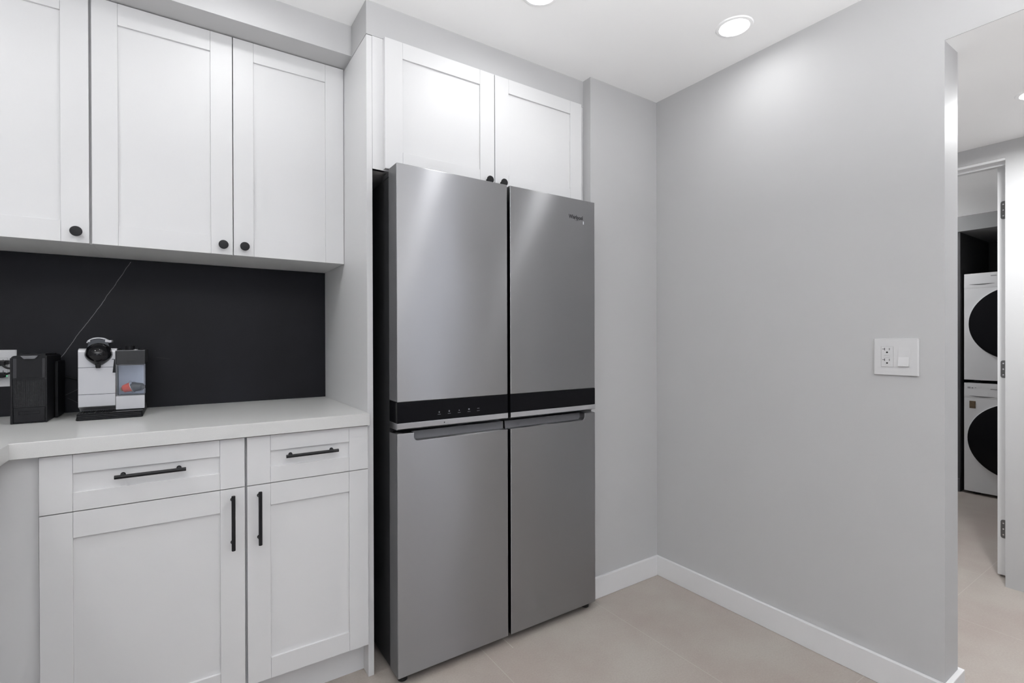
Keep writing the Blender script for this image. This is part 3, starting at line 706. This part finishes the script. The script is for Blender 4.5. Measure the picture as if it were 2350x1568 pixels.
# drip tray with ridges
bm = bmesh.new()
for k in range(4):
    z = CTZ+.0015+k*.0052; yy = 2.046+.001*k
    prism(bm, [(-.2725+.001*k, yy+.006), (-.2685, yy), (-.107, yy), (-.1030, yy+.005), (-.1030, sy+.19), (-.2725, sy+.19)], z, z+.0036, 'z', bev=.0008)
prism(bm, [(-.2700, 2.052), (-.2670, 2.049), (-.108, 2.049), (-.1040, 2.054), (-.1040, sy+.18), (-.2700, sy+.18)], CTZ, CTZ+.0195, 'z')
DT = obj('drip_tray', bm, M['plastic'], J, 'ridged black drip tray')
bm = bmesh.new()
for k in range(15):
    xx = -.2655+.0056*k; box(bm, xx, xx+.0022, 2.055, sy+.038, CTZ+.0196, CTZ+.0222, bev=.0004)
obj('drip_grate', bm, M['gloss'], DT)
obj('foot_recess', B(-.2700, -.1785, sy+.040, sy+.060, CTZ+.0226, .935), M['gloss'], J)
bm = bmesh.new(); tube(bm, [(-.484, 2.288, 1.063), (-.466, 2.280, 1.070), (-.446, 2.300, 1.074), (-.428, 2.3112, 1.074), (-.385, 2.3112, 1.068), (-.335, 2.3112, 1.052), (-.29, 2.3112, 1.035), (-.2735, 2.311, 1.028)], .0034); PC = tag(obj('power_cord', bm, M['rubber']), 'black cord from the lower socket running behind the black coffee machine', 'power cord')
bm = bmesh.new(); box(bm, -.5060, -.4800, 2.286, 2.3110, 1.0540, 1.0720, bev=.004); obj('plug', bm, M['plastic'], PC)

# capsules inside the container
def capsule(x, y, z, ang, tilt, mbody, mtip, label):
    q = 1.10
    t = empty('coffee_capsule', (x, y, z), label, 'capsule', 'aluminium coffee capsules')
    body = bmesh.new(); rev(body, [(0, -.0185), (.0045, -.0185), (.0085, -.0140), (.0112, -.0120), (.0148, .0095), (.0150, .0105)], (x, y, z), n=40, scale=(q, q, q))
    n_ = bmesh.new(); obj('shell', body, mbody, t)
    b2 = bmesh.new(); rev(b2, [(0, .0103), (.0183, .0103), (.0185, .0109), (.0183, .0115), (0, .0117)], (x, y, z), n=40, scale=(q, q, q)); obj('foil_lid', b2, M['chrome'], t, 'silver rim')
    b3 = bmesh.new(); rev(b3, [(0, -.0192), (.0044, -.0190), (.0060, -.0170), (.0068, -.0160), (.0062, -.0160)], (x, y, z), n=32, scale=(q, q, q)); obj('tip', b3, mtip, t)
    t.rotation_euler = Euler((math.radians(tilt), math.radians(90), math.radians(ang)), 'XYZ') if False else Euler((0, math.radians(90-tilt), math.radians(ang)), 'XYZ')
    return t
capsule(-.1455, sy+.0245, 1.0175, -14, 18, M['red'], M['gold'], 'red coffee capsule with a gold tip lying in the clear container')
capsule(-.1200, sy+.036, 1.0175, 160, 0, M['blackpod'], M['blackpod'], 'black coffee capsule lying behind the red one')

# ------------------------------------------------------------------ laundry door seen edge-on and the stacked machines
t = empty('laundry_door', (3.362, DY0+.02, 0), 'white laundry door standing open, seen on its hinge edge', 'door')
obj('door_leaf', B(3.3630, 3.3630+.78, .6760, .7105, .010, 2.0160, bev=.0012), M['trim'], t)
for z0, z1 in ((1.761, 1.849), (.981, 1.067), (.193, .283)):
    bm = bmesh.new(); zc = (z0+z1)/2; h = (z1-z0)/2
    pts = [(.6765, -h), (.6925, -h)]+[(.6990-.009+.009*math.cos(math.radians(a)), -h+.009+.009*math.sin(math.radians(a))) for a in (-90, -45, 0)]+[(.6990-.009+.009*math.cos(math.radians(a)), h-.009+.009*math.sin(math.radians(a))) for a in (0, 45, 90)]+[(.6765, h)]
    prism(bm, [(p, q+zc) for p, q in pts], 3.3610, 3.3632, 'x')
    cyl(bm, (3.358, .6735, zc), .0045, 2*h, n=14)
    hg = obj('hinge', bm, M['hinge'], t, label='dark metal hinge')
    bm = bmesh.new()
    for dz in (-.028, 0, .028): cyl(bm, (3.3608, .689, zc+dz), .0032, .0006, 'x', n=14)
    obj('screw', bm, M['chrome'], hg)

def washer(zb, h, label, r, cy, cz, kind):
    X0 = 4.970; y0, y1 = .632, 1.236
    t = empty('dryer' if kind else 'washing_machine', (5.25, (y0+y1)/2, zb), label, 'appliance')
    obj('housing', B(X0+.022, 5.60, y0+.004, y1-.004, zb+.022, zb+h-.002, bev=.004), M['applwhite'], t)
    bm = bmesh.new(); box(bm, X0, X0+.024, y0, y1, zb+.022, zb+h-.1134, bev=.0012, seg=2); obj('front_panel', bm, M['applwhite'], t)
    bm = bmesh.new(); prism(bm, [(X0+.024, zb+h-.113), (X0, zb+h-.113), (X0-.001, zb+h-.100), (X0+.002, zb+h-.002), (X0+.024, zb+h-.002)], y0, y1, 'y', bev=.0012, seg=2)
    cp = obj('control_panel', bm, M['applwhite'], t)
    # grip slit of the drawer at the left of the panel
    zs = zb+h-(.084 if kind else .100); pts = [(1.205-.14*i/12, zs-.0065*math.sin(PI*i/12)) for i in range(13)]+[(1.065+.14*i/12, zs+.0012) for i in range(13)]
    prism(bm := bmesh.new(), pts, X0-.0014, X0+.003, 'x'); obj('grip_slit', bm, M['hinge'], cp)
    for ya, yb, za, zb_ in (((1.056, 1.086, -.030, -.024),) if kind else ((1.200, 1.216, -.042, -.031), (1.184, 1.192, -.042, -.034), (1.168, 1.174, -.038, -.033), (1.052, 1.088, -.044, -.039))):
        obj('panel_mark', B(X0-.0013, X0+.002, ya, yb, zb+h+za, zb+h+zb_), M['print'], cp, 'small grey printed mark')
    bm = bmesh.new(); rev(bm, [(r+.004, 0), (r+.004, .010), (r-.004, .022), (r-.012, .024)], (X0+.002, cy, cz), 'x', n=72, cap=False)
    bmesh.ops.transform(bm, matrix=Matrix.Translation((X0+.002, cy, cz)) @ Matrix.Scale(-1, 4, (1, 0, 0)) @ Matrix.Translation((-X0-.002, -cy, -cz)), verts=bm.verts)
    bmesh.ops.recalc_face_normals(bm, faces=bm.faces)
    d = obj('door_ring', bm, M['applwhite'], t)
    bm = bmesh.new(); rev(bm, [(r+.001, .020), (r-.002, .027), (r*.9, .034), (r*.5, .040), (0, .042)], (X0+.002, cy, cz), 'x', n=72, cap=False)
    bmesh.ops.transform(bm, matrix=Matrix.Translation((X0+.002, cy, cz)) @ Matrix.Scale(-1, 4, (1, 0, 0)) @ Matrix.Translation((-X0-.002, -cy, -cz)), verts=bm.verts)
    bmesh.ops.recalc_face_normals(bm, faces=bm.faces)
    obj('door_glass', bm, M['glassblack'], t, label='round black glass door')
    for fy in (y0+.06, y1-.06):
        for fx in (5.03, 5.5):
            bm = bmesh.new(); cyl(bm, (fx, fy, zb+.011), .02, .022, n=20); obj('foot', bm, M['rubber'], t)
    return t
w1 = washer(0.0, .842, 'white front-loading washer at the bottom of the laundry stack', .275, .937, .430, 0)
w2 = washer(.842, .825, 'white dryer stacked on top of the washer', .268, .937, 1.285, 1)
bm = B(4.9680, 4.9705, 1.170, 1.205, .650, .705); obj('energy_label', bm, M['sticker'], w1, 'small square brown sticker')
